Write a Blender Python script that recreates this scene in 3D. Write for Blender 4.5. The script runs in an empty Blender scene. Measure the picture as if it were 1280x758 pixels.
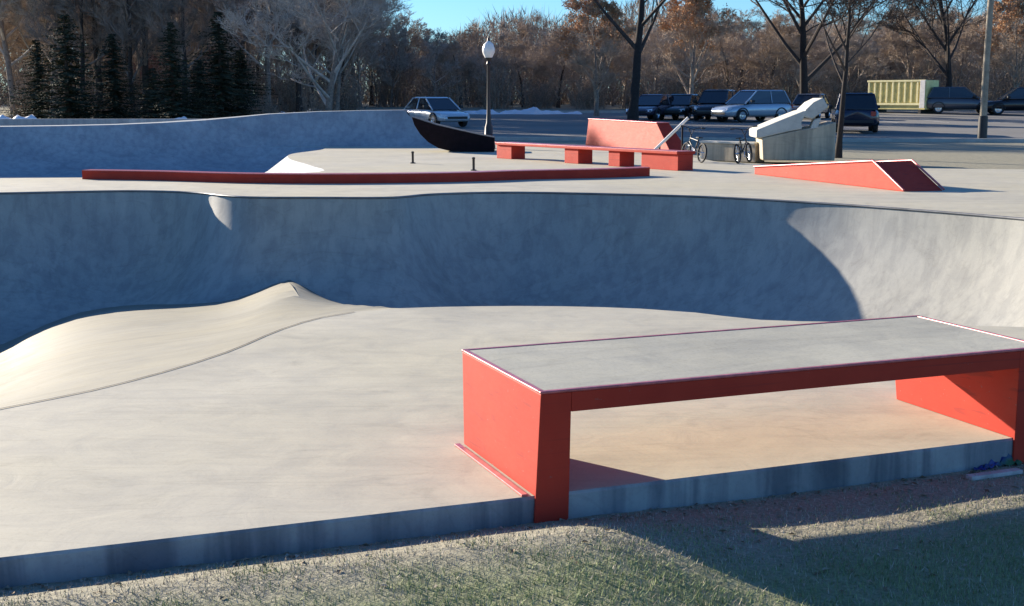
import bpy, bmesh, math, random
import numpy as np
from mathutils import Vector, Matrix
from mathutils.geometry import delaunay_2d_cdt
R = math.radians
scene = bpy.context.scene
C = scene.collection

# ------------------------------------------------------------------ survey helpers
F_, CX, CY, HZ, H = 1600.0, 640.0, 379.0, 125.0, 1.6
PITCH = math.atan((CY - HZ) / F_)
def ray(x, y):
    a = (x - CX) / F_; b = (CY - y) / F_
    return (a, math.cos(PITCH) + b * math.sin(PITCH), -math.sin(PITCH) + b * math.cos(PITCH))
def g(x, y, z=0.0):
    r = ray(x, y); t = (z - H) / r[2]
    return Vector((r[0] * t, r[1] * t, z))
def at(x, Y):
    """x coordinate of column x at distance Y (small height differences ignored)"""
    return (x - CX) / F_ * Y * 1.0 * math.cos(PITCH) + 0.0

SUN_EL = R(16.0)
SUN_H = Vector((-.746, .666)).normalized()          # horizontal direction towards the sun

def lerp_tab(t, v):
    if v <= t[0][0]: return t[0][1]
    for (a, za), (b, zb) in zip(t, t[1:]):
        if v <= b:
            k = (v - a) / (b - a); k = k * k * (3 - 2 * k) if False else k
            return za + (zb - za) * k
    return t[-1][1]
TERR = [(-60, -.13), (33, -.13), (40, -.08), (48, -.02), (60, .18), (75, .45), (90, .82), (115, 1.1), (150, 1.2), (900, 1.2)]
EDGE = [(-24,-3.9),(-1.813,4.334),(.10,5.052),(2.6,6.036),(13.5,10.3)]
def near_z(x, y):
    """turf in front of the slab: a worn gutter at its foot, turf built up a little on the west side"""
    e = np.interp(x, [p[0] for p in EDGE], [p[1] for p in EDGE]); d = np.clip((e - y)*.93, 0, 9)
    k = np.clip((1.15 - x)/1.0, 0, 1); k = k*k*(3-2*k)
    rise = np.minimum(d, .42)*.24
    return -.118 - .012*(1-k) + k*rise + .006*np.sin(x*5+y*3)*np.clip(d, 0, 1)
def terrain(x, y):
    if y < 9 and -20 < x < 14: return float(near_z(x, y))
    return lerp_tab(TERR, y)

# ------------------------------------------------------------------ object helpers
def finish(o, smooth=None, bevel=None, segs=2):
    me = o.data
    if smooth is not None:
        for p in me.polygons: p.use_smooth = True
        try: me.set_sharp_from_angle(angle=R(smooth))
        except Exception: pass
    if bevel:
        m = o.modifiers.new('bevel', 'BEVEL'); m.width = bevel; m.segments = segs; m.limit_method = 'ANGLE'; m.angle_limit = R(35)
        m.harden_normals = False
    return o
def mesh_obj(name, verts, faces, mat, parent=None, smooth=None, bevel=None, loc=None):
    me = bpy.data.meshes.new(name)
    me.from_pydata([tuple(v) for v in verts], [], faces); me.update()
    if mat: me.materials.append(mat)
    o = bpy.data.objects.new(name, me); C.objects.link(o)
    if parent: o.parent = parent
    if loc is not None: o.location = loc
    return finish(o, smooth, bevel)
class MB:
    def __init__(s): s.v = []; s.f = []
    def add(s, vs, fs):
        n = len(s.v); s.v += [tuple(v) for v in vs]; s.f += [tuple(i + n for i in f) for f in fs]; return s
    def box(s, x0, x1, y0, y1, z0, z1):
        return s.add([(x0,y0,z0),(x1,y0,z0),(x1,y1,z0),(x0,y1,z0),(x0,y0,z1),(x1,y0,z1),(x1,y1,z1),(x0,y1,z1)],
                     [(0,3,2,1),(4,5,6,7),(0,1,5,4),(1,2,6,5),(2,3,7,6),(3,0,4,7)])
    def prism(s, bot, top):
        n = len(bot)
        return s.add(list(bot) + list(top), [tuple(range(n))[::-1], tuple(range(n, 2*n))] + [(i, (i+1) % n, n + (i+1) % n, n + i) for i in range(n)])
    def tube(s, pts, rad, n=8, cap=True):
        pts = [Vector(p) for p in pts]
        if not hasattr(rad, '__len__'): rad = [rad] * len(pts)
        rings = []
        for i, p in enumerate(pts):
            d = (pts[min(i+1, len(pts)-1)] - pts[max(i-1, 0)]).normalized()
            a = Vector((0,0,1)) if abs(d.z) < .9 else Vector((1,0,0))
            u = d.cross(a).normalized(); w = d.cross(u)
            rings.append([p + (u*math.cos(2*math.pi*k/n) + w*math.sin(2*math.pi*k/n)) * rad[i] for k in range(n)])
        vs = [q for r in rings for q in r]; fs = []
        for i in range(len(pts)-1):
            for k in range(n):
                fs.append((i*n+k, i*n+(k+1) % n, (i+1)*n+(k+1) % n, (i+1)*n+k))
        if cap:
            fs.append(tuple(range(n))[::-1]); fs.append(tuple((len(pts)-1)*n + k for k in range(n)))
        return s.add(vs, fs)
    def lathe(s, prof, n=20, axis='z', c=(0,0,0)):
        vs = []; fs = []; m = len(prof)
        for k in range(n):
            a = 2*math.pi*k/n
            for r, h in prof:
                p = (r*math.cos(a), r*math.sin(a), h) if axis == 'z' else (r*math.cos(a), h, r*math.sin(a))
                vs.append((p[0]+c[0], p[1]+c[1], p[2]+c[2]))
        for k in range(n):
            for i in range(m-1):
                a, b = k*m+i, ((k+1) % n)*m+i
                fs.append((a, b, b+1, a+1))
        return s.add(vs, fs)
    def build(s, name, mat, parent=None, smooth=None, bevel=None):
        return mesh_obj(name, s.v, s.f, mat, parent, smooth, bevel)
def tag(o, label=None, cat=None, group=None, kind=None):
    if label: o['label'] = label
    if cat: o['category'] = cat
    if group: o['group'] = group
    if kind: o['kind'] = kind
    return o
def empty(name, loc, rz=0):
    o = bpy.data.objects.new(name, None); C.objects.link(o); o.location = loc; o.rotation_euler = (0, 0, rz); o.empty_display_size = .3
    return o
def copy_tree(o, parent=None):
    c = o.copy(); C.objects.link(c); c.parent = parent
    for ch in list(o.children): copy_tree(ch, c)
    return c
def relabel_part(root, name, mat):
    for ch in root.children:
        if ch.name.split('.')[0] == name:
            ch.data = ch.data.copy(); ch.data.materials[0] = mat

# ------------------------------------------------------------------ materials
def mat_new(name):
    m = bpy.data.materials.new(name); m.use_nodes = True
    nt = m.node_tree; b = nt.nodes['Principled BSDF']
    return m, nt, b
def node(nt, t, **kw):
    n = nt.nodes.new(t)
    for k, v in kw.items():
        if k.startswith('i_'): n.inputs[k[2:].replace('_', ' ')].default_value = v
        else: setattr(n, k, v)
    return n
def ramp(nt, fac, stops):
    r = nt.nodes.new('ShaderNodeValToRGB'); el = r.color_ramp.elements
    while len(el) < len(stops): el.new(.5)
    for e, (p, c) in zip(el, stops):
        e.position = p; e.color = (*c, 1) if len(c) == 3 else c
    nt.links.new(fac, r.inputs[0]); return r
def noise(nt, vec, scale, detail=5, rough=.6, mapscale=None, dist=0, rot=None):
    if mapscale or rot:
        mp = nt.nodes.new('ShaderNodeMapping'); mp.inputs['Scale'].default_value = mapscale or (1,1,1)
        if rot: mp.inputs['Rotation'].default_value = rot
        nt.links.new(vec, mp.inputs[0]); vec = mp.outputs[0]
    n = nt.nodes.new('ShaderNodeTexNoise'); n.inputs['Scale'].default_value = scale
    n.inputs['Detail'].default_value = detail; n.inputs['Roughness'].default_value = rough; n.inputs['Distortion'].default_value = dist
    nt.links.new(vec, n.inputs['Vector']); return n.outputs['Fac']
def mixc(nt, a, b, fac, mode='MIX'):
    m = nt.nodes.new('ShaderNodeMix'); m.data_type = 'RGBA'; m.blend_type = mode
    for s, v in ((0, fac), (6, a), (7, b)):
        if isinstance(v, (int, float)): m.inputs[s].default_value = v
        elif isinstance(v, tuple): m.inputs[s].default_value = (*v, 1)
        else: nt.links.new(v, m.inputs[s])
    return m.outputs[2]
def bump(nt, b, h, strength, dist=.01):
    bp = nt.nodes.new('ShaderNodeBump'); bp.inputs['Strength'].default_value = strength; bp.inputs['Distance'].default_value = dist
    nt.links.new(h, bp.inputs['Height']); nt.links.new(bp.outputs[0], b.inputs['Normal'])
def simple(name, col, rough=.5, metal=0, spec=.5, var=.12, scale=6, bumps=0):
    m, nt, b = mat_new(name)
    tc = nt.nodes.new('ShaderNodeTexCoord')
    f = noise(nt, tc.outputs['Object'], scale, 4)
    lo = tuple(c*(1-var) for c in col); hi = tuple(min(1, c*(1+var)) for c in col)
    r = ramp(nt, f, [(.3, lo), (.7, hi)])
    nt.links.new(r.outputs[0], b.inputs['Base Color'])
    b.inputs['Roughness'].default_value = rough; b.inputs['Metallic'].default_value = metal
    b.inputs['Specular IOR Level'].default_value = spec
    if bumps: bump(nt, b, f, bumps, .01)
    return m
def concrete(name, dark, light, warm=None, streak_rot=0.0, streak=.5, vertical=0.0, speck=.35, rough=.75, spec=.35):
    """Trowelled concrete: cloudy mottling, trowel sweeps, fine speckle, optional runs down a wall."""
    m, nt, b = mat_new(name)
    tc = nt.nodes.new('ShaderNodeTexCoord'); v = tc.outputs['Object']
    f1 = noise(nt, v, .55, 6, .62, dist=.4)
    col = ramp(nt, f1, [(.32, dark), (.68, light)]).outputs[0]
    if warm:
        f2 = noise(nt, v, .23, 3, .5)
        k = ramp(nt, f2, [(.42, (0,0,0)), (.66, (1,1,1))]).outputs[0]
        col = mixc(nt, col, warm, k)
    f3 = noise(nt, v, 1.0, 5, .65, mapscale=(.5, 4.5, 1), rot=(0,0,streak_rot), dist=.5)
    s = ramp(nt, f3, [(.3, (.80,.80,.81)), (.5, (1,1,1)), (.72, (1.08,1.07,1.04))]).outputs[0]
    col = mixc(nt, col, s, streak, 'MULTIPLY')
    f3b = noise(nt, v, 3.2, 6, .7, dist=.8)
    s = ramp(nt, f3b, [(.3, (.84,.84,.85)), (.6, (1.04,1.04,1.03))]).outputs[0]
    col = mixc(nt, col, s, .6, 'MULTIPLY')
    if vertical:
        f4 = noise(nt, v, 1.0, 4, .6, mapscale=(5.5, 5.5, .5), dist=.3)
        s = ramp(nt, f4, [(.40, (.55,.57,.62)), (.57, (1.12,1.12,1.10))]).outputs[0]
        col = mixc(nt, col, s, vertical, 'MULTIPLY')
    f5 = noise(nt, v, 55, 3, .8)
    s = ramp(nt, f5, [(.32, (.72,.72,.72)), (.5, (1,1,1))]).outputs[0]
    col = mixc(nt, col, s, speck, 'MULTIPLY')
    # faint wheel and scuff marks, a few hairline cracks
    f6 = noise(nt, v, .9, 2, .5, mapscale=(.35, 2.2, 1), rot=(0,0,.5), dist=2.5)
    s = ramp(nt, f6, [(.484, (1,1,1)), (.497, (.86,.855,.85)), (.503, (.86,.855,.85)), (.516, (1,1,1))]).outputs[0]
    col = mixc(nt, col, s, .55, 'MULTIPLY')
    f7 = noise(nt, v, 1.7, 7, .72, dist=1.2)
    s = ramp(nt, f7, [(.30, (.80,.80,.80)), (.42, (.97,.97,.97)), (.6, (1,1,1)), (.72, (1.07,1.07,1.06))]).outputs[0]
    col = mixc(nt, col, s, .8, 'MULTIPLY')
    nt.links.new(col, b.inputs['Base Color'])
    rr = ramp(nt, f3b, [(.3, (rough-.12,)*3), (.7, (min(1,rough+.1),)*3)]).outputs[0]
    nt.links.new(rr, b.inputs['Roughness']); b.inputs['Specular IOR Level'].default_value = spec
    bump(nt, b, f3b, .12, .02)
    return m
M = {}
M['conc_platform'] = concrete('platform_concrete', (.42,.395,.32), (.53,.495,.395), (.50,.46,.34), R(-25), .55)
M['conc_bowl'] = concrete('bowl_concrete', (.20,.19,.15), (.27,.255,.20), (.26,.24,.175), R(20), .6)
M['conc_wall'] = concrete('wall_concrete', (.33,.335,.32), (.44,.435,.40), (.42,.405,.35), R(5), .45, vertical=.30, rough=.6)
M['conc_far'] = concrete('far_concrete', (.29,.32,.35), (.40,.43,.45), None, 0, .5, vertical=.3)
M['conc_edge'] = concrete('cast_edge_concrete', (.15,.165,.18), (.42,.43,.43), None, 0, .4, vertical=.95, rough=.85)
M['conc_inset'] = concrete('ledge_top_concrete', (.36,.35,.29), (.47,.455,.375), None, R(20), .6, speck=.6)
M['conc_tan'] = concrete('tan_concrete', (.44,.37,.27), (.58,.49,.36), None, 0, .5, vertical=.5)
M['conc_pale'] = concrete('pale_cap_concrete', (.52,.50,.44), (.64,.62,.55), None, 0, .3)

def red_paint():
    m, nt, b = mat_new('red_powder_coat'); tc = nt.nodes.new('ShaderNodeTexCoord'); v = tc.outputs['Object']
    f = noise(nt, v, 3, 5, .6); col = ramp(nt, f, [(.3, (.42,.036,.020)), (.7, (.50,.050,.027))]).outputs[0]
    f2 = noise(nt, v, 9, 8, .75, mapscale=(1,1,3)); s = ramp(nt, f2, [(.61, (0,0,0)), (.72, (1,1,1))]).outputs[0]
    col = mixc(nt, col, (.42,.10,.085), mixc(nt, (0,0,0), s, .35))
    f4 = noise(nt, v, 26, 6, .75, mapscale=(.35,1,1.6)); s = ramp(nt, f4, [(.655, (0,0,0)), (.675, (1,1,1))]).outputs[0]
    col = mixc(nt, col, (.20,.17,.16), s)
    f5 = noise(nt, v, 5, 3, .5, mapscale=(.15,1,7), dist=.6); s = ramp(nt, f5, [(.60, (0,0,0)), (.68, (1,1,1))]).outputs[0]
    col = mixc(nt, col, (.22,.030,.025), mixc(nt, (0,0,0), s, .5))
    nt.links.new(col, b.inputs['Base Color'])
    r = ramp(nt, f2, [(.3, (.55,)*3), (.8, (.75,)*3)]).outputs[0]; nt.links.new(r, b.inputs['Roughness'])
    f3 = noise(nt, v, 140, 2); bump(nt, b, f3, .08, .002)
    b.inputs['Specular IOR Level'].default_value = .18
    return m
M['red'] = red_paint()
M['red_edge'] = simple('worn_red_steel_edge', (.52,.13,.13), .35, .3, .6, .3, 22)
M['dark_joint'] = simple('joint_sealant', (.11,.095,.08), .8, var=.3, scale=12)
M['steel'] = simple('worn_steel', (.62,.60,.58), .35, .8)
M['pale_paint'] = simple('pale_painted_steel', (.78,.75,.70), .45)
M['black_steel'] = simple('black_painted_steel', (.009,.004,.006), .7, spec=.15, var=.4)
M['dark_metal'] = simple('dark_lamp_metal', (.015,.016,.02), .45)
M['tyre'] = simple('tyre_rubber', (.018,.018,.019), .8)
M['chrome'] = simple('bright_rim_metal', (.65,.66,.68), .25, .9)
M['glass'] = simple('dark_car_glass', (.012,.016,.022), .06, 0, .9)
M['lamp_lens'] = simple('headlight_lens', (.7,.72,.75), .12, .2, .8)
M['tail'] = simple('tail_light_red', (.45,.02,.02), .2)
M['trim'] = simple('black_trim', (.02,.02,.022), .6)
M['globe'] = simple('white_globe', (.82,.80,.76), .3)
M['wood_pole'] = simple('grey_pole_wood', (.30,.255,.19), .85, var=.3, scale=5, bumps=.3)
M['bark_dark'] = simple('dark_bark', (.055,.042,.036), .95, var=.4, scale=8, bumps=.5)
M['bark_black'] = simple('near_black_bark', (.028,.022,.02), .95, var=.4, scale=8, bumps=.5)
M['bark_grey'] = simple('grey_brown_bark', (.24,.19,.155), .95, var=.4, scale=8, bumps=.5)
M['twig'] = simple('brown_twigs', (.38,.30,.23), .95, var=.4, scale=2)
M['twig_dark'] = simple('dark_twigs', (.24,.195,.16), .95, var=.4, scale=2)
M['twig_grey'] = simple('grey_twigs', (.46,.39,.33), .95, var=.4, scale=2)
def leafmat(name, a, bcol, c):
    m, nt, b = mat_new(name); gi = nt.nodes.new('ShaderNodeNewGeometry')
    r = ramp(nt, gi.outputs['Random Per Island'], [(0, a), (.5, bcol), (1, c)])
    nt.links.new(r.outputs[0], b.inputs['Base Color']); b.inputs['Roughness'].default_value = .85
    b.inputs['Specular IOR Level'].default_value = .2
    return m
M['rust_leaf'] = leafmat('rust_leaves', (.40,.20,.10), (.52,.28,.14), (.42,.31,.19))
M['needle'] = leafmat('dark_needles', (.014,.022,.015), (.035,.045,.026), (.075,.075,.042))
M['brush'] = leafmat('brown_brush', (.17,.125,.09), (.32,.24,.175), (.48,.38,.29))
M['grassblade'] = leafmat('grass_blades', (.06,.075,.030), (.18,.16,.09), (.34,.30,.21))
M['snow'] = simple('old_snow', (.78,.79,.82), .6, var=.08, scale=3, bumps=.6)

def ground_mat():
    m, nt, b = mat_new('winter_turf'); tc = nt.nodes.new('ShaderNodeTexCoord'); v = tc.outputs['Object']
    big = noise(nt, v, .8, 4, .6); mid = noise(nt, v, 7, 6, .7); fine = noise(nt, v, 60, 4, .8)
    dry = ramp(nt, fine, [(.3, (.19,.18,.13)), (.55, (.33,.31,.235)), (.8, (.46,.43,.34))]).outputs[0]
    grn = ramp(nt, fine, [(.3, (.13,.155,.08)), (.6, (.25,.275,.15)), (.8, (.34,.35,.22))]).outputs[0]
    # greener away from the slab edge (mown turf), dry and bare beside it
    sep = nt.nodes.new('ShaderNodeSeparateXYZ'); nt.links.new(v, sep.inputs[0])
    mx = node(nt, 'ShaderNodeMath', operation='MULTIPLY'); nt.links.new(sep.outputs[0], mx.inputs[0]); mx.inputs[1].default_value = .39
    d = node(nt, 'ShaderNodeMath', operation='SUBTRACT'); nt.links.new(mx.outputs[0], d.inputs[0]); nt.links.new(sep.outputs[1], d.inputs[1])
    a = node(nt, 'ShaderNodeMath', operation='ADD'); nt.links.new(d.outputs[0], a.inputs[0]); a.inputs[1].default_value = 4.6
    nn = node(nt, 'ShaderNodeMath', operation='MULTIPLY_ADD'); nt.links.new(big, nn.inputs[0]); nn.inputs[1].default_value = .9; nn.inputs[2].default_value = -.55
    s = node(nt, 'ShaderNodeMath', operation='ADD'); nt.links.new(a.outputs[0], s.inputs[0]); nt.links.new(nn.outputs[0], s.inputs[1])
    k = ramp(nt, s.outputs[0], [(0, (0,0,0)), (.35, (1,1,1))]).outputs[0]
    k = mixc(nt, k, ramp(nt, mid, [(.35, (0,0,0)), (.6, (1,1,1))]).outputs[0], .5, 'MULTIPLY')
    far = ramp(nt, sep.outputs[1], [(0, (0,0,0)), (1, (1,1,1))]).outputs[0]
    col = mixc(nt, dry, grn, k)
    nt.links.new(col, b.inputs['Base Color']); b.inputs['Roughness'].default_value = .95; b.inputs['Specular IOR Level'].default_value = .1
    bump(nt, b, mid, .5, .05)
    return m
M['turf'] = ground_mat()
def asphalt():
    m, nt, b = mat_new('worn_asphalt'); tc = nt.nodes.new('ShaderNodeTexCoord'); v = tc.outputs['Object']
    f = noise(nt, v, .25, 6, .65, mapscale=(.3,1,1)); f2 = noise(nt, v, 20, 4, .8)
    col = ramp(nt, f, [(.3, (.13,.127,.12)), (.5, (.18,.172,.16)), (.7, (.225,.212,.19))]).outputs[0]
    col = mixc(nt, col, ramp(nt, f2, [(.3, (.75,.75,.75)), (.6, (1.1,1.1,1.1))]).outputs[0], .7, 'MULTIPLY')
    nt.links.new(col, b.inputs['Base Color']); b.inputs['Roughness'].default_value = .9
    bump(nt, b, f2, .2, .01); return m
M['asphalt'] = asphalt()
M['line'] = simple('road_paint', (.62,.61,.57), .7, var=.2, scale=3)
M['kerb'] = simple('kerb_concrete', (.42,.41,.38), .8, var=.15, scale=3)
def brick():
    m, nt, b = mat_new('red_brick'); tc = nt.nodes.new('ShaderNodeTexCoord')
    mp = node(nt, 'ShaderNodeMapping'); mp.inputs['Rotation'].default_value = (R(90), 0, 0); nt.links.new(tc.outputs['Object'], mp.inputs[0])
    t = node(nt, 'ShaderNodeTexBrick'); nt.links.new(mp.outputs[0], t.inputs[0]); t.inputs['Scale'].default_value = 2.2
    t.inputs['Color1'].default_value = (.22,.075,.055,1); t.inputs['Color2'].default_value = (.15,.06,.05,1); t.inputs['Mortar'].default_value = (.25,.22,.2,1)
    nt.links.new(t.outputs[0], b.inputs['Base Color']); b.inputs['Roughness'].default_value = .9; return m
M['brick'] = brick()
M['win_frame'] = simple('pale_window_frame', (.55,.56,.54), .6)
M['win_glass'] = simple('pale_window_glass', (.35,.42,.42), .08, 0, .8)

# ------------------------------------------------------------------ 2D geometry helpers
def catmull(pts, step=.15, closed=False):
    P = [Vector(p[:2]) for p in pts]; out = []; n = len(P)
    rng = range(n if closed else n-1)
    for i in rng:
        p0 = P[(i-1) % n] if closed or i > 0 else P[0]*2 - P[1]
        p1 = P[i]; p2 = P[(i+1) % n]
        p3 = P[(i+2) % n] if closed or i+2 < n else P[-1]*2 - P[-2]
        L = (p2-p1).length; k = max(1, int(L/step))
        t0 = 0; t1 = t0 + max(1e-3, (p1-p0).length)**.5; t2 = t1 + max(1e-3, L)**.5; t3 = t2 + max(1e-3, (p3-p2).length)**.5
        for j in range(k):
            t = t1 + (t2-t1)*j/k
            A1 = p0*((t1-t)/(t1-t0)) + p1*((t-t0)/(t1-t0)); A2 = p1*((t2-t)/(t2-t1)) + p2*((t-t1)/(t2-t1)); A3 = p2*((t3-t)/(t3-t2)) + p3*((t-t2)/(t3-t2))
            B1 = A1*((t2-t)/(t2-t0)) + A2*((t-t0)/(t2-t0)); B2 = A2*((t3-t)/(t3-t1)) + A3*((t-t1)/(t3-t1))
            out.append(B1*((t2-t)/(t2-t1)) + B2*((t-t1)/(t2-t1)))
    if not closed: out.append(P[-1])
    return out
def seg_d(p, a, b):
    ab = b - a; t = max(0, min(1, (p-a).dot(ab) / max(1e-9, ab.length_squared)))
    return (p - a - ab*t).length
def poly_d(p, poly, closed=True):
    n = len(poly); return min(seg_d(p, poly[i], poly[(i+1) % n]) for i in range(n if closed else n-1))
def inside(p, poly):
    c = False; n = len(poly); j = n-1
    for i in range(n):
        a, b = poly[i], poly[j]
        if (a.y > p.y) != (b.y > p.y) and p.x < (b.x-a.x)*(p.y-a.y)/(b.y-a.y) + a.x: c = not c
        j = i
    return c
def sheet(name, outer, holes, zf, mat, grid=None, lines=(), smooth=None, skirt=None, extra=()):
    """One sheet filling outer minus holes; zf gives the height of each point."""
    pts = []; edges = []
    def loop(l, closed=True):
        s = len(pts); pts.extend([Vector(p[:2]) for p in l]); n = len(l)
        edges.extend([(s+i, s+(i+1) % n) for i in range(n if closed else n-1)])
    loop(outer)
    for h in holes: loop(h)
    for l in lines: loop(l, False)
    pts.extend(extra)
    if grid:
        xs = [p.x for p in map(Vector, [tuple(q[:2]) for q in outer])] if False else [p[0] for p in outer]; ys = [p[1] for p in outer]
        x = min(xs)
        while x < max(xs):
            y = min(ys)
            while y < max(ys):
                p = Vector((x + 1e-3*random.random(), y + 1e-3*random.random()))
                if inside(p, [Vector(q[:2]) for q in outer]) and not any(inside(p, h) for h in holes): pts.append(p)
                y += grid
            x += grid
    v, e, f, _, _, _ = delaunay_2d_cdt(pts, edges, [], 0, 1e-5)
    O = [Vector(q[:2]) for q in outer]
    ff = []
    for t in f:
        c = (v[t[0]] + v[t[1]] + v[t[2]]) / 3
        if inside(c, O) and not any(inside(c, h) for h in holes): ff.append(tuple(t))
    V = [(p.x, p.y, zf(p.x, p.y)) for p in v]
    # face up
    out = []
    for t in ff:
        a, b, c = (Vector(V[i]) for i in t)
        out.append(t if (b-a).cross(c-a).z > 0 else t[::-1])
    if skirt:
        rings, depth = skirt
        for ring in rings:
            n0 = len(V)
            for p in ring: V.append((p[0], p[1], zf(p[0], p[1]))); V.append((p[0], p[1], zf(p[0], p[1]) - depth))
            k = len(ring)
            for i in range(k):
                j = (i+1) % k; out.append((n0+2*i, n0+2*i+1, n0+2*j+1, n0+2*j))
    return mesh_obj(name, V, out, mat, smooth=smooth)

# ------------------------------------------------------------------ plan of the park
random.seed(4)
rim_px = [(0,241),(60,239.8),(110,238.8),(160,238.2),(215,239),(255,241.2),(278,243.8),(312,246),(400,246.5),(490,246.3),(535,242.6),(590,240.6),(640,240),(760,242),(880,245.4),(960,249.4),(1050,254.9),(1120,260),(1200,266.2),(1280,273)]
rim_pts = [(-16.2,8.5),(-16.8,12.5),(-16.3,17),(-14.6,20.6),(-12.2,22.3)] + [tuple(g(x, y)[:2]) for x, y in rim_px] + [(8.2,15.2),(9.4,13.0),(10.0,11.6)]
rim = catmull(rim_pts, .16)
seam = [(-16.2,8.5),(-13.5,6.4),(-9,5.3),(-5.2,4.9),(-3.55,5.45)] + [tuple(g(x, y)[:2]) for x, y in [(0,510),(110,488),(200,465),(280,440),(350,411),(400,396.5),(440,390)]]
back = [tuple(g(x, y)[:2]) for x, y in [(440,390),(500,385.5),(600,383),(700,383),(800,386),(870,391),(950,400)]] + [tuple(g(1120,403.5)[:2]), tuple(g(1280,409)[:2]), (6.2,9.1),(8.4,9.7),(10.0,11.6)]
seam_c = catmull(seam, .25); back_c = catmull(back, .25)
near = seam_c + back_c[1:]                     # west to east along the near side of the bowl
B1 = [Vector(p) for p in near] + [Vector(p) for p in rim[::-1][1:-1]]
hip = [Vector(g(440,390)[:2]), Vector((-2.45,14.6)), Vector((-3.45,19.6)), Vector((-4.1,23.4))]
def left_of_hip(p):
    # signed side of the hip polyline (positive = bank side)
    best = 1e9; sgn = 1
    for a, b in zip(hip, hip[1:]):
        d = seg_d(p, a, b)
        if d < best: best = d; sgn = 1 if (b-a).x*(p-a).y - (b-a).y*(p-a).x > 0 else -1
    return best * sgn
NEARL = [Vector(p) for p in near]; SEAML = [Vector(p) for p in seam_c] + [Vector((-1.22+.37*25, 9.65+.93*25))]; BACKL = [Vector(p) for p in back_c]
ease = lambda d, k: d*d/(2*k) if d < k else d - k/2      # rolls over instead of creasing
SLOPES = None
def bowl_z(x, y):
    p = Vector((x, y)); s = left_of_hip(p)
    if y < 9.65 and x < -1.2 or s > 0:
        dd = poly_d(p, SEAML, False)
        q = x / max(y, .1); z = -lerp_tab(SLOPES, q) * dd if SLOPES else -.2 * dd
        if y < 9.65 or s > 0: return max(-2.25, z)
    # behind the platform and hip
    dd = poly_d(p, SEAML, False); zb = -(lerp_tab(SLOPES, x / max(y, .1)) if SLOPES else .2) * dd
    dh = abs(s); db = poly_d(p, BACKL, False)
    za = -1.15*db
    return max(-2.25, max(min(0, za), zb - 1.0*ease(dh, 1.2)))
def shadow_slopes():
    # how fast the bank must fall so that the rim's shade ends on it along the observed curve
    tan = math.tan(SUN_EL); sh = Vector((SUN_H.x, SUN_H.y)); out = []
    def height_of_shade(p):
        best = -9
        for a, b in zip(rim, rim[1:]):
            e = b - a; det = sh.x*(-e.y) + e.x*sh.y
            if abs(det) < 1e-9: continue
            w = a - p; t = (w.x*(-e.y) + e.x*w.y)/det; u = (sh.x*w.y - sh.y*w.x)/det
            if t > 0 and 0 <= u <= 1: best = max(best, -t*tan)
        return best
    for px, py in [(0,445),(25,428),(60,411),(100,398),(140,391),(180,387.5),(230,385),(275,381),(300,375),(325,365),(345,356),(365,351),(400,366)]:
        z = -.6
        while z > -2.3:
            P = g(px, py, z); 
            if inside(Vector(P[:2]), B1) and z <= height_of_shade(Vector(P[:2])) : break
            z -= .01
        d = poly_d(Vector(P[:2]), SEAML, False); out.append((P.x/P.y, -z/d))
    return out
SLOPES = shadow_slopes()
deck_edge = [(-24,-3.9),(-1.813,4.334),(.10,5.052),(2.6,6.036),(13.5,10.3)]
outer = [Vector(p) for p in deck_edge] + [Vector(p) for p in [(13.5,29.5),(7.6,31.0),(5.4,33.5),(4.6,41),(2.5,47),(-24,47)]]
B2 = [Vector(p) for p in catmull([(-23.5,26.6),(-14,26.5),(-9.5,26.7),(-6.2,27.3),(-4.35,28.9),(-5.0,31.8),(-6.1,35.3),(-6.6,38.5),(-6.2,42.2),(-6.6,44),(-12,44),(-23.5,44)], .6, True)]
deck = sheet('skatepark_deck', outer, [B1, B2], lambda x, y: 0.0, M['conc_platform'], grid=1.5)
tag(deck, kind='structure')
# cast front edge of the slab: a real thickness with chamfer
mb = MB()
ring = [Vector(p) for p in outer]
for i in range(len(ring)):
    a, b = ring[i], ring[(i+1) % len(ring)]
    d = (b-a).normalized(); n = Vector((d.y, -d.x))     # outward for counter-clockwise ring
    q0 = (a.x, a.y, 0); q1 = (b.x, b.y, 0)
    c = n * .008
    mb.add([q0, q1, (b.x+c.x, b.y+c.y, -.012), (a.x+c.x, a.y+c.y, -.012), (b.x+c.x, b.y+c.y, -.45), (a.x+c.x, a.y+c.y, -.45)], [(0,3,2,1),(3,5,4,2)])
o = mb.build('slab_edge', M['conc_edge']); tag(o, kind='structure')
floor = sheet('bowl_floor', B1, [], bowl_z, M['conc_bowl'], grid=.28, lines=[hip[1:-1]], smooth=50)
tag(floor, kind='structure')

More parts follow.
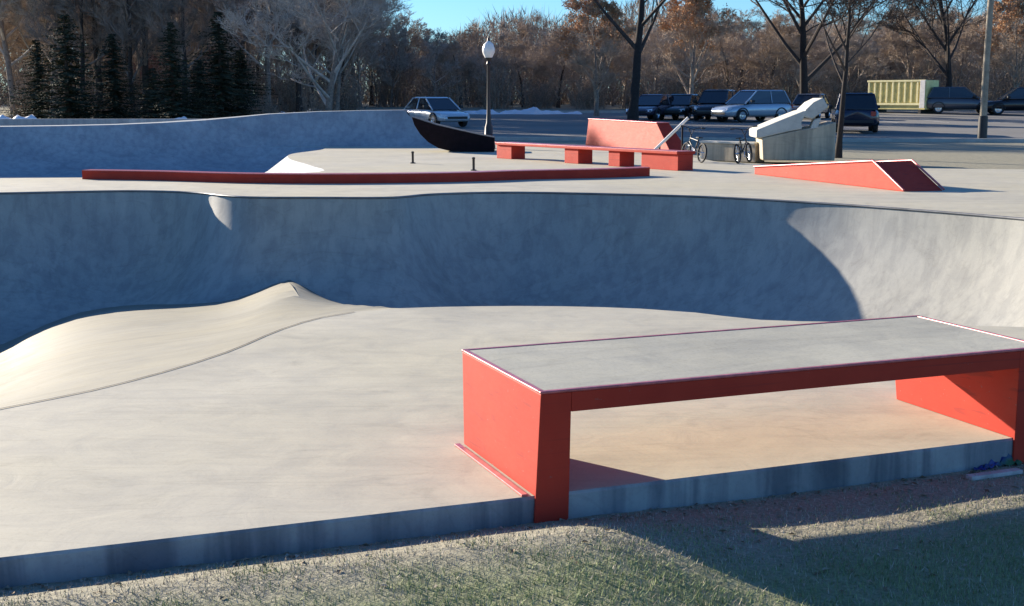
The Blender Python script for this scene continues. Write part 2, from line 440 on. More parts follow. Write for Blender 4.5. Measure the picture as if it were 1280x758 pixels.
def sweep(name, line, Rr, ztop, zbot, mat, side=1, n=14, back=None, endshift=None):
    """Quarter-pipe surface swept along line; inward normal is to the right of travel for side=1."""
    V = []; Fc = []; m = len(line)
    nr = []
    for i, p in enumerate(line):
        d = (line[min(i+1, m-1)] - line[max(i-1, 0)]).normalized(); nr.append(Vector((d.y, -d.x)) * side)
    for _ in range(2): nr = [((nr[max(i-1,0)] + nr[i]*2 + nr[min(i+1,m-1)]) / 4).normalized() for i in range(m)]
    for i, p in enumerate(line):
        zt = ztop(i/(m-1)) if callable(ztop) else ztop
        h = zt - zbot; phi = math.acos(max(-1, 1 - h/Rr)) if h < Rr else R(90)
        foot = Rr * math.sin(phi)
        prof = []
        if back:
            bw, bs = back
            prof += [(-bw - (zt + .4)*bs, -.4), (-bw, zt)]
        prof += [(foot - Rr*math.sin(phi*(1-k/n)), zbot + Rr*(1 - math.cos(phi*(1-k/n)))) for k in range(n+1)]
        for ins, z in prof:
            V.append((p.x + nr[i].x*ins, p.y + nr[i].y*ins, z))
    k = len(V)//m
    for i in range(m-1):
        for j in range(k-1):
            a = i*k+j; Fc.append((a, a+1, a+k+1, a+k) if side == 1 else (a, a+k, a+k+1, a+1))
    return V, Fc, k
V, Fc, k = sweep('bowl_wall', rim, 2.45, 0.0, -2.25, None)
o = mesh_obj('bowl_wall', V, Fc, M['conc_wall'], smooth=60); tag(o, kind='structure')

shadow_tube = MB(); shadow_tube.tube([(p.x, p.y, -.014) for p in rim], .020, 8); o = shadow_tube.build('edge_line', simple('rim_shadow_grey', (.20,.20,.20), .45, .6, .5, .3, 3), smooth=60); tag(o, kind='structure')  # dark tube added in place of the overhang shadow under the rim

# joint along the platform's crest
def strip(line, w, z=.004, zf=None):
    V = []; Fc = []
    for i, p in enumerate(line):
        d = (line[min(i+1, len(line)-1)] - line[max(i-1, 0)]).normalized(); n = Vector((-d.y, d.x))*w/2
        for s in (1, -1):
            q = p + n*s; V.append((q.x, q.y, (zf(q.x, q.y) if zf else 0) + z))
    for i in range(len(line)-1): Fc.append((2*i, 2*i+1, 2*i+3, 2*i+2))
    return V, Fc
jl = [p for p in near if -14 < p.x < -1.15]
V, Fc = strip([Vector((p.x+.02, p.y-.02)) for p in jl], .013)
tag(mesh_obj('expansion_joint', V, Fc, M['dark_joint']), kind='structure')

# second pit beyond the long ledge
B2c = B2
def pit_z(x, y): return max(-.8, -.75*poly_d(Vector((x, y)), B2c))
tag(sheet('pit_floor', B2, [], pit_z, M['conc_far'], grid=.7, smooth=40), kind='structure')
# long back quarter wall beyond the pit
def zrow(px, py, Y): return H - (py-HZ)/F_*Y
wall_px = [(-420,159,41.5),(-150,159,42),(0,158,42.5),(80,157,43),(150,155.5,43.5),(210,153,44),(260,150,44.6),(300,146.5,45),(340,142.5,45.3),(400,139.5,45.6),(460,138,45.8),(505,137.5,45.8)]
wl = [Vector(((x-CX)/F_*Y, Y)) for x, y, Y in wall_px]; wz = [zrow(x, y, Y) for x, y, Y in wall_px]
wlc = catmull(wl, .5)
def wztop(t):
    x = wlc[min(len(wlc)-1, int(round(t*(len(wlc)-1))))].x
    return lerp_tab([(p.x, z) for p, z in zip(wl, wz)], x)
V, Fc, k = sweep('back_quarter_wall', wlc, 3.4, wztop, -.8, None, n=12, back=(1.6, .6))
m_ = len(V)//k
# sloped end: lower rows reach further along, and close the end
dirv = (wlc[-1]-wlc[-2]).normalized()
for i in range(m_-8, m_):
    w = (i-(m_-9))/8
    for j in range(2, k):
        drop = (j-2)/(k-3)
        x, y, z = V[i*k+j]; drop = max(0, min(1, (1.26-z)/1.26)); s = w * 1.75 * drop**1.15
        V[i*k+j] = (x + dirv.x*s, y + dirv.y*s, z)
last = [(m_-1)*k + j for j in range(k)]
V2 = list(V); base = len(V2)
for j in last: x, y, z = V[j]; V2.append((x, y, -.81))
for j in range(k-1): Fc.append((last[j], last[j+1], base+j+1, base+j))
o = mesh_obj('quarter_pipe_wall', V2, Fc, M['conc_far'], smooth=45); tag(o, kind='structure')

# low wall behind it on the left
mb = MB(); mb.box(-24, -16.0, 50, 50.35, 0, .86); mb.box(-16.0, -10.2, 50, 50.35, 0, .86)
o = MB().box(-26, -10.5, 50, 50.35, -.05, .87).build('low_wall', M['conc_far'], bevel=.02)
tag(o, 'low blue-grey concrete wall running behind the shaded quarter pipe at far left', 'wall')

# ------------------------------------------------------------------ ground sheet, lot, kerbs
gouter = [Vector((-700,-60)), Vector((700,-60)), Vector((700,900)), Vector((-700,900))]
cen = Vector((-4,22)); hole = []
for i, p in enumerate(ring):
    a = ring[i-1]; b = ring[(i+1) % len(ring)]
    n1 = (p-a).normalized(); n2 = (b-p).normalized(); n = Vector((-(n1.y+n2.y), n1.x+n2.x)).normalized()
    hole.append(p + n*.35)
ex = [Vector((x*.1, y*.1)) for x in range(-40, 50) for y in range(20, 75) if not inside(Vector((x*.1, y*.1)), hole)]
for y in [-20,0,15,25,33,36.5,40,44,48,54,60,67.5,75,82,90,102,115,132,150,300]:
    for x in [-300,-120,-60,-40,-24,-12,0,8,16,24,32,60,120,300]:
        p = Vector((x+.01*random.random(), y+.01*random.random()))
        if not inside(p, hole): ex.append(p)
tag(sheet('ground', gouter, [hole], terrain, M['turf'], extra=ex), kind='structure')
lot = [(-9,52.0),(3,50.5),(14,49.5),(32,48),(75,46),(90,60),(90,88),(50,90),(0,88),(-22,86),(-26,70),(-22,58)]
def grid_pts(poly, ys, xs): 
    P = [Vector(p) for p in poly]; return [Vector((x, y)) for x in xs for y in ys if inside(Vector((x, y)), P)]
tag(sheet('parking_lot', [Vector(p) for p in lot], [], lambda x, y: terrain(x, y)+.03, M['asphalt'], extra=grid_pts(lot, [54,60,67.5,75,82], range(-24,88,6))), kind='structure')
def ribbon(name, a, b, w, h, mat, dz=.03):
    a = Vector(a); b = Vector(b); d = (b-a); n = int(d.length/3)+1; s = Vector((-d.y, d.x)).normalized()*w/2
    V = []; Fc = []
    for i in range(n+1):
        p = a + d*i/n; z = terrain(p.x, p.y)
        for q in ((p-s, z-.05), (p-s, z+h+dz), (p+s, z+h+dz), (p+s, z-.05)): V.append((q[0].x, q[0].y, q[1]))
    for i in range(n):
        for j in range(3): Fc.append((4*i+j, 4*i+j+1, 4*i+5+j, 4*i+4+j)[::-1])
    Fc += [(0,1,2,3), tuple(4*n+j for j in (3,2,1,0))]
    return mesh_obj(name, V, Fc, mat)
tag(ribbon('kerb', (-9,51.9), (3,50.4), .18, .11, M['kerb']), kind='structure')
tag(ribbon('kerb', (3,50.4), (32,47.9), .18, .11, M['kerb']), kind='structure')
tag(ribbon('kerb', (32,47.9), (75,45.9), .18, .11, M['kerb']), kind='structure')
tag(ribbon('pavement', (-7,86.2), (9,86.2), 1.6, .12, M['kerb']), kind='structure')
tag(ribbon('path', (13.6,27.6), (60,27.0), 2.4, .02, M['conc_platform'], .0), kind='structure')
tag(ribbon('path', (13.6,23.6), (60,22.4), 1.7, .02, M['conc_platform'], .0), kind='structure')
mbl = MB()
for k_ in range(18):
    x = 7 + k_*2.75
    a = [(x-.05, 69.5), (x+.05, 69.5), (x+.05, 74.5), (x-.05, 74.5)]
    mbl.add([(p[0], p[1], terrain(*p)+.036) for p in a], [(0,1,2,3)])
tag(mbl.build('parking_markings', M['line']), kind='structure')

# ------------------------------------------------------------------ the near red bench ledge
U = Vector((.93, .367)).normalized(); Vv = Vector((-U.y, U.x)); bo = Vector((.112, 5.045)) - Vv*.014
root = empty('skate_bench', (bo.x, bo.y, -.13), math.atan2(U.y, U.x))
tag(root, 'red steel ledge bench with grey concrete top standing across the near slab edge', 'skate bench')
Lb, Wb, Zt, Zu = 2.63, .955, .57, .475      # heights above the turf (slab is .13 above it)
def leg_mesh(u0, u1, lean, sgn=1):
    # one plate: its front runs down past the slab's face to the turf, the rest stands on the slab
    out = [(0,-.08),(.0125,-.08),(.0125,.1315),(Wb-.075,.1315),(Wb,Zt-.0125),(0,Zt-.0125)]
    sh = lambda z: -lean*(Zt-z)/(Zt-.13)
    mb = MB(); mb.prism([(u0+sh(z), v, z) for v, z in out], [(u1+sh(z)*.35*(u0 < 1), v, z) for v, z in out]); return mb
o = leg_mesh(0, .135, .022).build('end_panel', M['red'], root, bevel=.003)
o = leg_mesh(2.455, Lb, .0).build('end_panel', M['red'], root, bevel=.003)
mb = MB()   # steel casing: frame of four channels and an underside plate, concrete poured inside
ua, ub_ = .1352, 2.4548
mb.box(ua, ub_, 0, .03, Zu, Zt-.0125); mb.box(ua, ub_, Wb-.03, Wb, Zu, Zt-.0125)
mb.box(ua, ub_, .0302, Wb-.0302, Zu+.001, Zu+.02)
mb.build('casing', M['red'], root, bevel=.0015)
mb = MB(); e = .022
mb.box(-.004, Lb+.004, -.004, e, Zt-.0118, Zt); mb.box(-.004, Lb+.004, Wb-e, Wb+.004, Zt-.0118, Zt)
mb.box(-.004, e, e+.0002, Wb-e-.0002, Zt-.0118, Zt); mb.box(Lb-e, Lb+.004, e+.0002, Wb-e-.0002, Zt-.0118, Zt)
mb.build('edge_rail', M['red_edge'], root, bevel=.004)
MB().box(e+.001, Lb-e-.001, e+.001, Wb-e-.001, Zt-.0122, Zt-.003).build('top_slab', M['conc_inset'], root)
mb = MB()     # weld plates at the feet
mb.box(-.075, -.047, .02, Wb-.09, .1312, .142)
mb.build('foot_strip', M['red_edge'], root, bevel=.003)

# ------------------------------------------------------------------ grass blades near the camera
def grass():
    rng = np.random.default_rng(3); N = 460000
    x = rng.uniform(-3.2, 5.2, N); y = rng.uniform(2.3, 6.9, N)
    e = np.interp(x, [p[0] for p in deck_edge], [p[1] for p in deck_edge])
    d = e - y
    keep = (d > .02) & (d < 3.2) & (np.abs(x) < y*.44 + .35)
    # sparse beside the slab, clumped elsewhere
    cl = np.sin(x*5.1+1.3*np.sin(y*4.3))*np.sin(y*6.1+1.1*np.sin(x*3.7)) + .5*np.sin(x*13+y*9)
    pr = np.clip(.30 + d*1.1, 0, 1) * np.clip(.7 + .35*cl, .15, 1)
    keep &= rng.uniform(0, 1, N) < pr
    x = x[keep]; y = y[keep]; d = d[keep]; cl = cl[keep]; n = len(x)
    L = rng.uniform(.010, .032, n) * np.clip(.6 + .5*d, .5, 1.15); w = rng.uniform(.0011, .0026, n)
    a = rng.uniform(0, 2*np.pi, n); lean = rng.uniform(.1, 1.1, n)
    z0 = near_z(x, y) - .003
    px = -np.sin(a); py = np.cos(a); dx = np.cos(a); dy = np.sin(a)
    v = np.empty((n, 3, 3))
    v[:,0] = np.stack([x - px*w, y - py*w, z0], 1); v[:,1] = np.stack([x + px*w, y + py*w, z0], 1)
    v[:,2] = np.stack([x + dx*L*np.sin(lean), y + dy*L*np.sin(lean), z0 + L*np.cos(lean)], 1)
    me = bpy.data.meshes.new('grass'); me.vertices.add(3*n); me.vertices.foreach_set('co', v.reshape(-1))
    me.loops.add(3*n); me.loops.foreach_set('vertex_index', np.arange(3*n, dtype=np.int32))
    me.polygons.add(n); me.polygons.foreach_set('loop_start', np.arange(0, 3*n, 3, dtype=np.int32)); me.polygons.foreach_set('loop_total', np.full(n, 3, dtype=np.int32))
    # real blade colour per blade: green share grows away from the slab
    gs = np.clip((d - .15 + .3*cl)*1.1, .08, .85); isg = rng.uniform(0,1,n) < gs; t = rng.uniform(0,1,n)[:,None]
    green = np.array([.17,.225,.095])*(1-t) + np.array([.33,.38,.19])*t
    dry = np.array([.28,.24,.18])*(1-t) + np.array([.56,.50,.41])*t
    col = np.where(isg[:,None], green, dry); col4 = np.concatenate([np.repeat(col, 3, 0), np.ones((3*n,1))], 1)
    me.update(calc_edges=True)
    at_ = me.color_attributes.new('blade', 'FLOAT_COLOR', 'POINT'); at_.data.foreach_set('color', col4.reshape(-1))
    m, nt, b = mat_new('blade_colour'); an = nt.nodes.new('ShaderNodeAttribute'); an.attribute_name = 'blade'
    nt.links.new(an.outputs['Color'], b.inputs['Base Color']); b.inputs['Roughness'].default_value = .8; b.inputs['Specular IOR Level'].default_value = .15
    me.materials.append(m); o = bpy.data.objects.new('grass', me); C.objects.link(o)
    tag(o, 'thin winter grass, dry and green blades mixed, in front of the slab', 'grass', kind='stuff')
grass()
# leaf litter and grit against the slab
def litter():
    rng = random.Random(8); mb = MB()
    for i in range(520):
        x = rng.uniform(-2.6, 3.4); e = lerp_tab(deck_edge, x); d = abs(rng.gauss(0, .12)) + .02 if rng.random() < .65 else rng.uniform(.02, 1.2)
        y = e - d; s = rng.uniform(.006, .02); a = rng.uniform(0, 6.28); t = rng.uniform(-.5,.5)
        c, sn = math.cos(a)*s, math.sin(a)*s
        zz = terrain(x, y) + .002; mb.add([(x+c, y+sn, zz), (x-sn*.5, y+c*.5, zz+.004+abs(t)*s), (x-c, y-sn, zz+.001), (x+sn*.5, y-c*.5, zz+.006+abs(t)*s*.5)], [(0,1,2,3)])
    o = mb.build('leaf_litter', leafmat('litter_leaves', (.14,.10,.06), (.26,.19,.12), (.42,.38,.32)))
    tag(o, 'dry leaf bits and grit scattered along the foot of the slab', 'leaf litter', kind='stuff')
litter()
# pale scrap board and dark cloth lying by the right leg
p = g(1243, 593, -.12); sc = empty('scrap_board', (p.x, p.y, -.13), R(22))
tag(sc, 'short pale weathered board lying on the dirt near the bench\'s right leg', 'board')
MB().box(-.15, .15, -.022, .022, .0, .02).build('plank', simple('weathered_board', (.45,.43,.42), .8, var=.25, scale=20), sc, bevel=.003)
for nx in (-.11, .11): MB().tube([(nx,0,.018),(nx,0,.024)], .004, 6).build('nail', M['steel'], sc)
def rag():
    rng = random.Random(5); n = 22; V = []; Fc = []
    for i in range(n):
        for j in range(n):
            u = i/(n-1)-.5; v = j/(n-1)-.5
            r = math.hypot(u, v)
            z = max(.004, .075*math.exp(-9*r*r) * (1+.7*math.sin(u*24+3*math.sin(v*11))*math.cos(v*19)) + .012*math.sin(u*40+v*31))
            V.append((u*.34*(1+.15*math.sin(v*13)), v*.10*(1+.2*math.sin(u*11)), z))
    for i in range(n-1):
        for j in range(n-1): a = i*n+j; Fc.append((a, a+n, a+n+1, a+1))
    m, nt, b = mat_new('blue_green_cloth'); tc = nt.nodes.new('ShaderNodeTexCoord')
    f = noise(nt, tc.outputs['Object'], 9, 2)
    nt.links.new(ramp(nt, f, [(.4, (.012,.03,.20)), (.52, (.02,.07,.12)), (.62, (.03,.11,.045))]).outputs[0], b.inputs['Base Color'])
    q = g(1250, 578, -.12)
    o = mesh_obj('cloth', V, Fc, m, smooth=80, loc=(q.x, q.y, -.13)); o.rotation_euler.z = R(22)
    tag(o, 'crumpled blue and green cloth lying against the slab beside the right leg', 'cloth')
rag()

# ------------------------------------------------------------------ long low red ledge beyond the bowl
lpx = [(103,224.3),(150,225),(200,226),(300,229),(400,229.8),(520,228.8),(600,227),(640,225.3),(760,222.5),(812,220.3)]
ll = catmull([tuple(g(x, y)[:2]) for x, y in lpx], .5)
def ledge_prof(line, w0, w1, z0, z1):
    V = []; Fc = []; m = len(line)
    for i, p in enumerate(line):
        d = (line[min(i+1, m-1)] - line[max(i-1, 0)]).normalized(); n = Vector((-d.y, d.x))
        for o_, z in ((w0, z0), (w0, z1), (w1, z1), (w1, z0)): q = p + n*o_; V.append((q.x, q.y, z))
    for i in range(m-1):
        for j in range(4): Fc.append((4*i+j, 4*i+4+j, 4*i+4+(j+1) % 4, 4*i+(j+1) % 4))
    Fc += [(3,2,1,0), tuple(4*(m-1)+j for j in (0,1,2,3))]
    return V, Fc
root = empty('low_ledge', (ll[0].x, ll[0].y, 0)); tag(root, 'long low curved red ledge along the far rim of the big bowl', 'ledge')
def rel(V, r): return [(v[0]-r.location.x, v[1]-r.location.y, v[2]-r.location.z) for v in V]
V, Fc = ledge_prof(ll, 0, .32, .001, .17); mesh_obj('steel_face', rel(V, root), Fc, M['red'], root, bevel=.004)
V, Fc = ledge_prof(ll, -.004, .324, .1705, .187); mesh_obj('top_plate', rel(V, root), Fc, M['red_edge'], root, bevel=.003)

# raised red bench ledge on four blocks
P0 = g(619,198); P1 = g(846,214)
d = (P1-P0); Lr = d.length; ang = math.atan2(d.y, d.x)
root = empty('grind_bench', (P0.x, P0.y, 0), ang); tag(root, 'long red grind bench on four blocks beyond the low ledge', 'skate bench')
for a, b in ((0,.75),(Lr*.42,Lr*.42+.6),(Lr*.66,Lr*.66+.45),(Lr-1.35,Lr-.02)): MB().box(a, b, .05, .5, 0, .37).build('support_block', M['red'], root, bevel=.01)
MB().box(0, Lr, 0, .55, .371, .43).build('top_beam', M['red'], root, bevel=.01)
MB().box(-.004, Lr+.004, -.004, .554, .431, .442).build('edge_rail', M['red_edge'], root, bevel=.003)

# tall red bank block with sunlit sides
A = g(842,190); Tb = 6.3
root = empty('bank_ramp', (A.x, A.y, 0), math.atan2(Vv.y, Vv.x)); tag(root, 'tall bright red skate block with its long side in sun, beyond the grind bench', 'skate ramp')
mb = MB(); mb.prism([(0,.12,0),(Tb,.12,0),(Tb,-.55,0),(0,-.55,0)][::-1], [(1.15,0,.86),(Tb,0,.92),(Tb,-.45,.92),(1.15,-.45,.86)][::-1]); mb.build('body', M['red'], root, bevel=.02)
mb = MB(); mb.prism([(1.13,.02,.862),(1.13,-.47,.862),(Tb+.02,-.47,.922),(Tb+.02,.02,.922)], [(1.13,.02,.884),(1.13,-.47,.884),(Tb+.02,-.47,.944),(Tb+.02,.02,.944)]); mb.build('top_plate', M['red_edge'], root, bevel=.004)
# slanting rail
a = g(812,195.5); r_ = empty('slanted_rail', (a.x, a.y, 0)); tag(r_, 'slanting pale steel rail rising to the right in front of the red block', 'rail')
Yr = a.y; pts = [((812-CX)/F_*Yr - a.x, 0, .06), ((858-CX)/F_*Yr - a.x, 0, H-(147-HZ)/F_*Yr)]
MB().tube(pts, .045, 10).build('bar', M['pale_paint'], r_, smooth=60)
for t in (.25, .85):
    q = Vector(pts[0]).lerp(Vector(pts[1]), t); MB().tube([(q.x, 0, 0), (q.x, 0, q.z-.03)], .025, 8).build('post', M['black_steel'], r_, smooth=60)

# black steel ramp at the end of the quarter wall
def polyprism(pts_px, Y, thick, mat, name, parent, lean=0, bevel=.01):
    pts = [((x-CX)/F_*Y - parent.location.x, H-(y-HZ)/F_*Y - parent.location.z) for x, y in pts_px]
    mb = MB(); n = len(pts)
    mb.prism([(x, 0, z) for x, z in pts], [(x+lean, thick, z) for x, z in pts])
    return mb.build(name, mat, parent, bevel=bevel)
root = empty('steel_ramp', ((565-CX)/F_*40, 40, 0)); tag(root, 'black steel ramp with a curved left edge beside the shaded quarter pipe', 'skate ramp')
polyprism([(566,188.5),(618,188.8),(618,172),(600,168.5),(575,163),(545,156),(516,146.5),(519,156),(526,167),(536,177),(549,184.5)], 40, 1.3, M['black_steel'], 'side_panel', root)
polyprism([(618,171.2),(600,167.7),(575,162.2),(545,155.2),(516,145.8),(516,146.4),(545,155.9),(575,162.9),(600,168.4),(618,171.9)][::-1], 39.97, 1.36, M['trim'], 'edge_line', root, bevel=0)
# two short posts on the lit deck
for k_, (x, y, lab) in enumerate(((516,204.5,'short dark steel post on the lit deck, the one nearer the shaded pit'), (592,213.5,'short dark steel post on the lit deck, close behind the low red ledge'))):
    q = g(x, y); r_ = empty('short_post', (q.x, q.y, 0)); tag(r_, lab, 'post', 'short posts on the deck')
    MB().lathe([(0,.002),(.07,.002),(.07,.02),(.03,.03),(.03,.26),(.038,.27),(.038,.3),(0,.31)], 12).build('shaft', M['dark_metal'], r_, smooth=40)

# red wedge ledge on the right
w0 = g(1130,240); w1 = g(943,218); dv = (w1-w0); Lw = dv.length
root = empty('wedge_ledge', (w0.x, w0.y, 0), math.atan2(dv.y, dv.x)); tag(root, 'red wedge ledge, low at its left end and rising to a sloped dark end', 'skate ramp')
W = .80
mb = MB(); mb.add([(0,0,.001),(Lw,0,.001),(Lw,-W,.001),(0,-W,.001),(1.0,0,.485),(Lw,0,.15),(Lw,-W,.15),(1.0,-W,.485)],
    [(0,1,2,3),(4,7,6,5),(0,4,5,1),(1,5,6,2),(2,6,7,3),(3,7,4,0)]); mb.f = [f[::-1] for f in mb.f][:]
mb.build('body', M['red'], root, bevel=.012)
for wy in (.012, -W-.012): MB().tube([(0,wy,.03),(1.0,wy,.5),(Lw,wy,.165)], .02, 8).build('edge_rail', M['red_edge'], root, smooth=60)

# concrete hubba behind it: tan block, pale sloping cap
Y = 34.5; root = empty('hubba_ledge', ((945-CX)/F_*Y, Y, 0), R(-4)); tag(root, 'tan concrete block with a pale sloping cap behind the red wedge', 'skate ledge')
polyprism([(952,199.5),(1040,199.5),(1040,152),(1020,157),(985,164),(950,172)], Y, 1.5, M['conc_tan'], 'block', root, bevel=.03)
polyprism([(944,172),(950,172),(985,163.7),(1000,161),(999,152),(1008,137),(1000,139),(975,149),(944,162)][::-1], Y-.12, 1.75, M['conc_pale'], 'cap', root, bevel=.03)
polyprism([(1001,146),(1012,149),(1031,134),(1024,122),(1012,128),(1003,137)], Y-.10, 1.5, M['conc_pale'], 'cap_end', root, bevel=.04)
polyprism([(1009,163),(1018,161),(1023,147),(1014,149.5)], Y-.10, .4, M['conc_pale'], 'bracket', root, bevel=.02)
# low tan ledge to the left of it
Y = 36.0; root = empty('low_kerb_ledge', ((878-CX)/F_*Y, Y+.6, -.13), R(-46)); tag(root, 'low tan concrete ledge between the two parked bicycles', 'ledge')
x1 = ((940-CX)/F_*Y - root.location.x)*1.35
MB().box(0, x1, 0, .45, .03, .52).build('block', M['conc_tan'], root, bevel=.02)
MB().box(-.03, x1-.02, -.03, .48, .521, .58).build('cap', M['conc_pale'], root, bevel=.01)

# ------------------------------------------------------------------ bicycles
def bicycle():
    r = empty('bicycle', (0,0,0)); wr = .255
    for wx in (-.47, .47):
        mb = MB(); n = 24; pts = []
        V = []; Fc = []
        for k in range(n):
            a = 2*math.pi*k/n; cx, cz = math.cos(a), math.sin(a)
            for j in range(6):
                b = 2*math.pi*j/6; rr = wr - .025 + .025*math.cos(b); V.append((wx+rr*cx, .025*math.sin(b), wr+rr*cz))
        for k in range(n):
            for j in range(6): Fc.append((k*6+j, ((k+1) % n)*6+j, ((k+1) % n)*6+(j+1) % 6, k*6+(j+1) % 6))
        w = MB().add(V, Fc).build('wheel', M['tyre'], r, smooth=60)
        s = MB()
        for k in range(12):
            a = 2*math.pi*k/12; s.tube([(wx,0,wr),(wx+(wr-.04)*math.cos(a), (.015 if k % 2 else -.015), wr+(wr-.04)*math.sin(a))], .003, 4)
        s.tube([(wx,-.05,wr),(wx,.05,wr)], .02, 8)
        s.build('spokes', M['chrome'], w)
    f = MB(); bb = (-.05,0,.29); st = (-.16,0,.56); hd = (.30,0,.62); hb = (.325,0,.53); ax = (-.47,0,wr); fx = (.47,0,wr)
    for a, b in ((bb,st),(st,hd),(bb,hb),(hd,hb)): f.tube([a,b], .018, 8)
    for s_ in (-.055,.055):
        f.tube([(st[0],s_*.5,st[2]-.03),(ax[0],s_,ax[2])], .010, 6); f.tube([(bb[0],s_*.6,bb[2]),(ax[0],s_,ax[2])], .010, 6)
        f.tube([hb,(.36,s_,.50),(fx[0],s_,fx[2])], .012, 6)
    f.build('frame', M['dark_metal'], r, smooth=60)
    h = MB(); h.tube([hd,(.27,0,.70)], .015, 8); h.tube([(.27,0,.70),(.30,.08,.86),(.26,.22,.90),(.24,.34,.90)], .012, 6); h.tube([(.27,0,.70),(.30,-.08,.86),(.26,-.22,.90),(.24,-.34,.90)], .012, 6)
    h.tube([(.298,.10,.85),(.298,-.10,.85)], .009, 6)
    hb_ = h.build('handlebar', M['dark_metal'], r, smooth=60)
    for gs in (1, -1): MB().tube([(.247,gs*.25,.90),(.24,gs*.36,.90)], .02, 8).build('grip', M['trim'], hb_, smooth=60)
    s = MB(); s.add([(-.30,-.06,.63),(-.30,.06,.63),(-.05,.02,.625),(-.05,-.02,.625),(-.30,-.07,.655),(-.30,.07,.655),(-.04,.02,.65),(-.04,-.02,.65)], [(0,3,2,1),(4,5,6,7),(0,1,5,4),(1,2,6,5),(2,3,7,6),(3,0,4,7)])
    s.tube([(-.16,0,.56),(-.18,0,.63)], .014, 8); s.build('saddle', M['trim'], r, bevel=.01)
    c = MB(); c.lathe([(0,.03),(.06,.03),(.06,.04),(0,.04)], 14, 'y', bb); c.tube([(bb[0],-.06,bb[2]),(bb[0]-.1,-.06,bb[2]-.13)], .012, 6); c.tube([(bb[0],.06,bb[2]),(bb[0]+.1,.06,bb[2]+.13)], .012, 6)
    c.box(bb[0]-.15, bb[0]-.05, -.15, -.07, bb[2]-.145, bb[2]-.12); c.box(bb[0]+.05, bb[0]+.15, .07, .15, bb[2]+.12, bb[2]+.145); c.build('crank', M['chrome'], r)
    return r
b1 = bicycle(); q = g(866,203); b1.location = (q.x, q.y, 0); b1.rotation_euler = (R(6), 0, R(108))
tag(b1, 'small dark-framed bicycle seen nearly end on, right of the red grind bench', 'bicycle', 'bicycles left behind the deck')
b2 = copy_tree(b1); q = g(930,204); b2.location = (q.x, q.y, 0); b2.rotation_euler = (R(-7), 0, R(62))
tag(b2, 'small dark-framed bicycle leaning by the left end of the tan capped block', 'bicycle')

# ------------------------------------------------------------------ lamp, pole, snow
q = g(611,186); q = Vector((q.x, q.y, 0)); Yl = q.y
root = empty('street_lamp', (q.x, q.y+.0, 0)); tag(root, 'black park lamp with a white acorn globe beyond the skate ramps', 'street lamp')
zt = H + (HZ-74)/F_*Yl
MB().lathe([(0,0),(.22,0),(.22,.12),(.15,.2),(.13,.7),(.085,.85),(.065,1.2),(.05,zt-.25),(.075,zt-.2),(.05,zt-.12),(.1,zt-.04),(.13,zt),(0,zt)], 14).build('post', M['dark_metal'], root, smooth=40)
hgl = 21/F_*Yl
MB().lathe([(0,zt+.001),(.12,zt+.001),(.20,zt+hgl*.30),(.21,zt+hgl*.5),(.16,zt+hgl*.78),(.04,zt+hgl*.97),(0,zt+hgl)], 18).build('globe', M['globe'], root, smooth=60)
MB().lathe([(0,zt+hgl-.02),(.05,zt+hgl-.02),(.03,zt+hgl+.08),(.0,zt+hgl+.16)], 10).build('finial', M['dark_metal'], root, smooth=50)

Yp = 52; xp = (1223-CX)/F_*Yp; zp = terrain(xp, Yp)
root = empty('utility_pole', (xp, Yp, zp)); tag(root, 'tall weathered wooden utility pole standing in front of the right-hand trees', 'pole')
MB().tube([(0,0,-.2),(.0,0,3),(.06,0,7),(.1,0,11.5)], [.15,.125,.115,.10], 14).build('shaft', M['wood_pole'], root, smooth=60)
MB().box(-1.2, 1.4, -.2, -.08, 10.3, 10.45).build('crossarm', M['wood_pole'], root, bevel=.01)
MB().lathe([(.14,.0),(.19,.0),(.185,.9),(.135,.92)], 14).build('base_guard', M['dark_metal'], root, smooth=50)

def snow(x0, x1, Y, h, w, seed, label):
    rng = random.Random(seed); xa, xb = (x0-CX)/F_*Y, (x1-CX)/F_*Y; z = terrain(0, Y)
    n = max(24, int((xb-xa)*5)); m = 10; V = []; Fc = []
    ph = [rng.uniform(0, 6.28) for _ in range(6)]
    for i in range(n+1):
        t = i/n; x = (xb-xa)*t
        k = (math.sin(math.pi*t)**.35 if 0 < t < 1 else 0) * (.7 + .2*math.sin(x*1.7+ph[0]) + .15*math.sin(x*4.3+ph[1]) + .08*math.sin(x*9+ph[2]))
        for j in range(m+1):
            s = j/m*2-1; V.append((x, s*w*(.6+.4*k)+.2*math.sin(x*2+ph[3]), max(0, (1-s*s))*h*max(0, k)*(1+.12*math.sin(x*7+s*5+ph[4])) - .03))
    for i in range(n):
        for j in range(m): a = i*(m+1)+j; Fc.append((a, a+m+1, a+m+2, a+1))
    o = mesh_obj('snow_bank', V, Fc, M['snow'], smooth=80, loc=(xa, Y, z)); tag(o, label, 'snow bank', 'old snow banks round the lot')
snow(318, 432, 73, .85, 1.2, 1, 'ploughed snow bank under the spreading bare tree left of the light car')
snow(574, 728, 84, .45, 1.0, 2, 'long thin line of ploughed snow right of the light parked car')
snow(-60, 62, 60, .95, .9, 3, 'low snow patch at the far left under the dark trees')
snow(205, 250, 60, 1.0, .5, 5, 'thin snow patch below the dark evergreens')

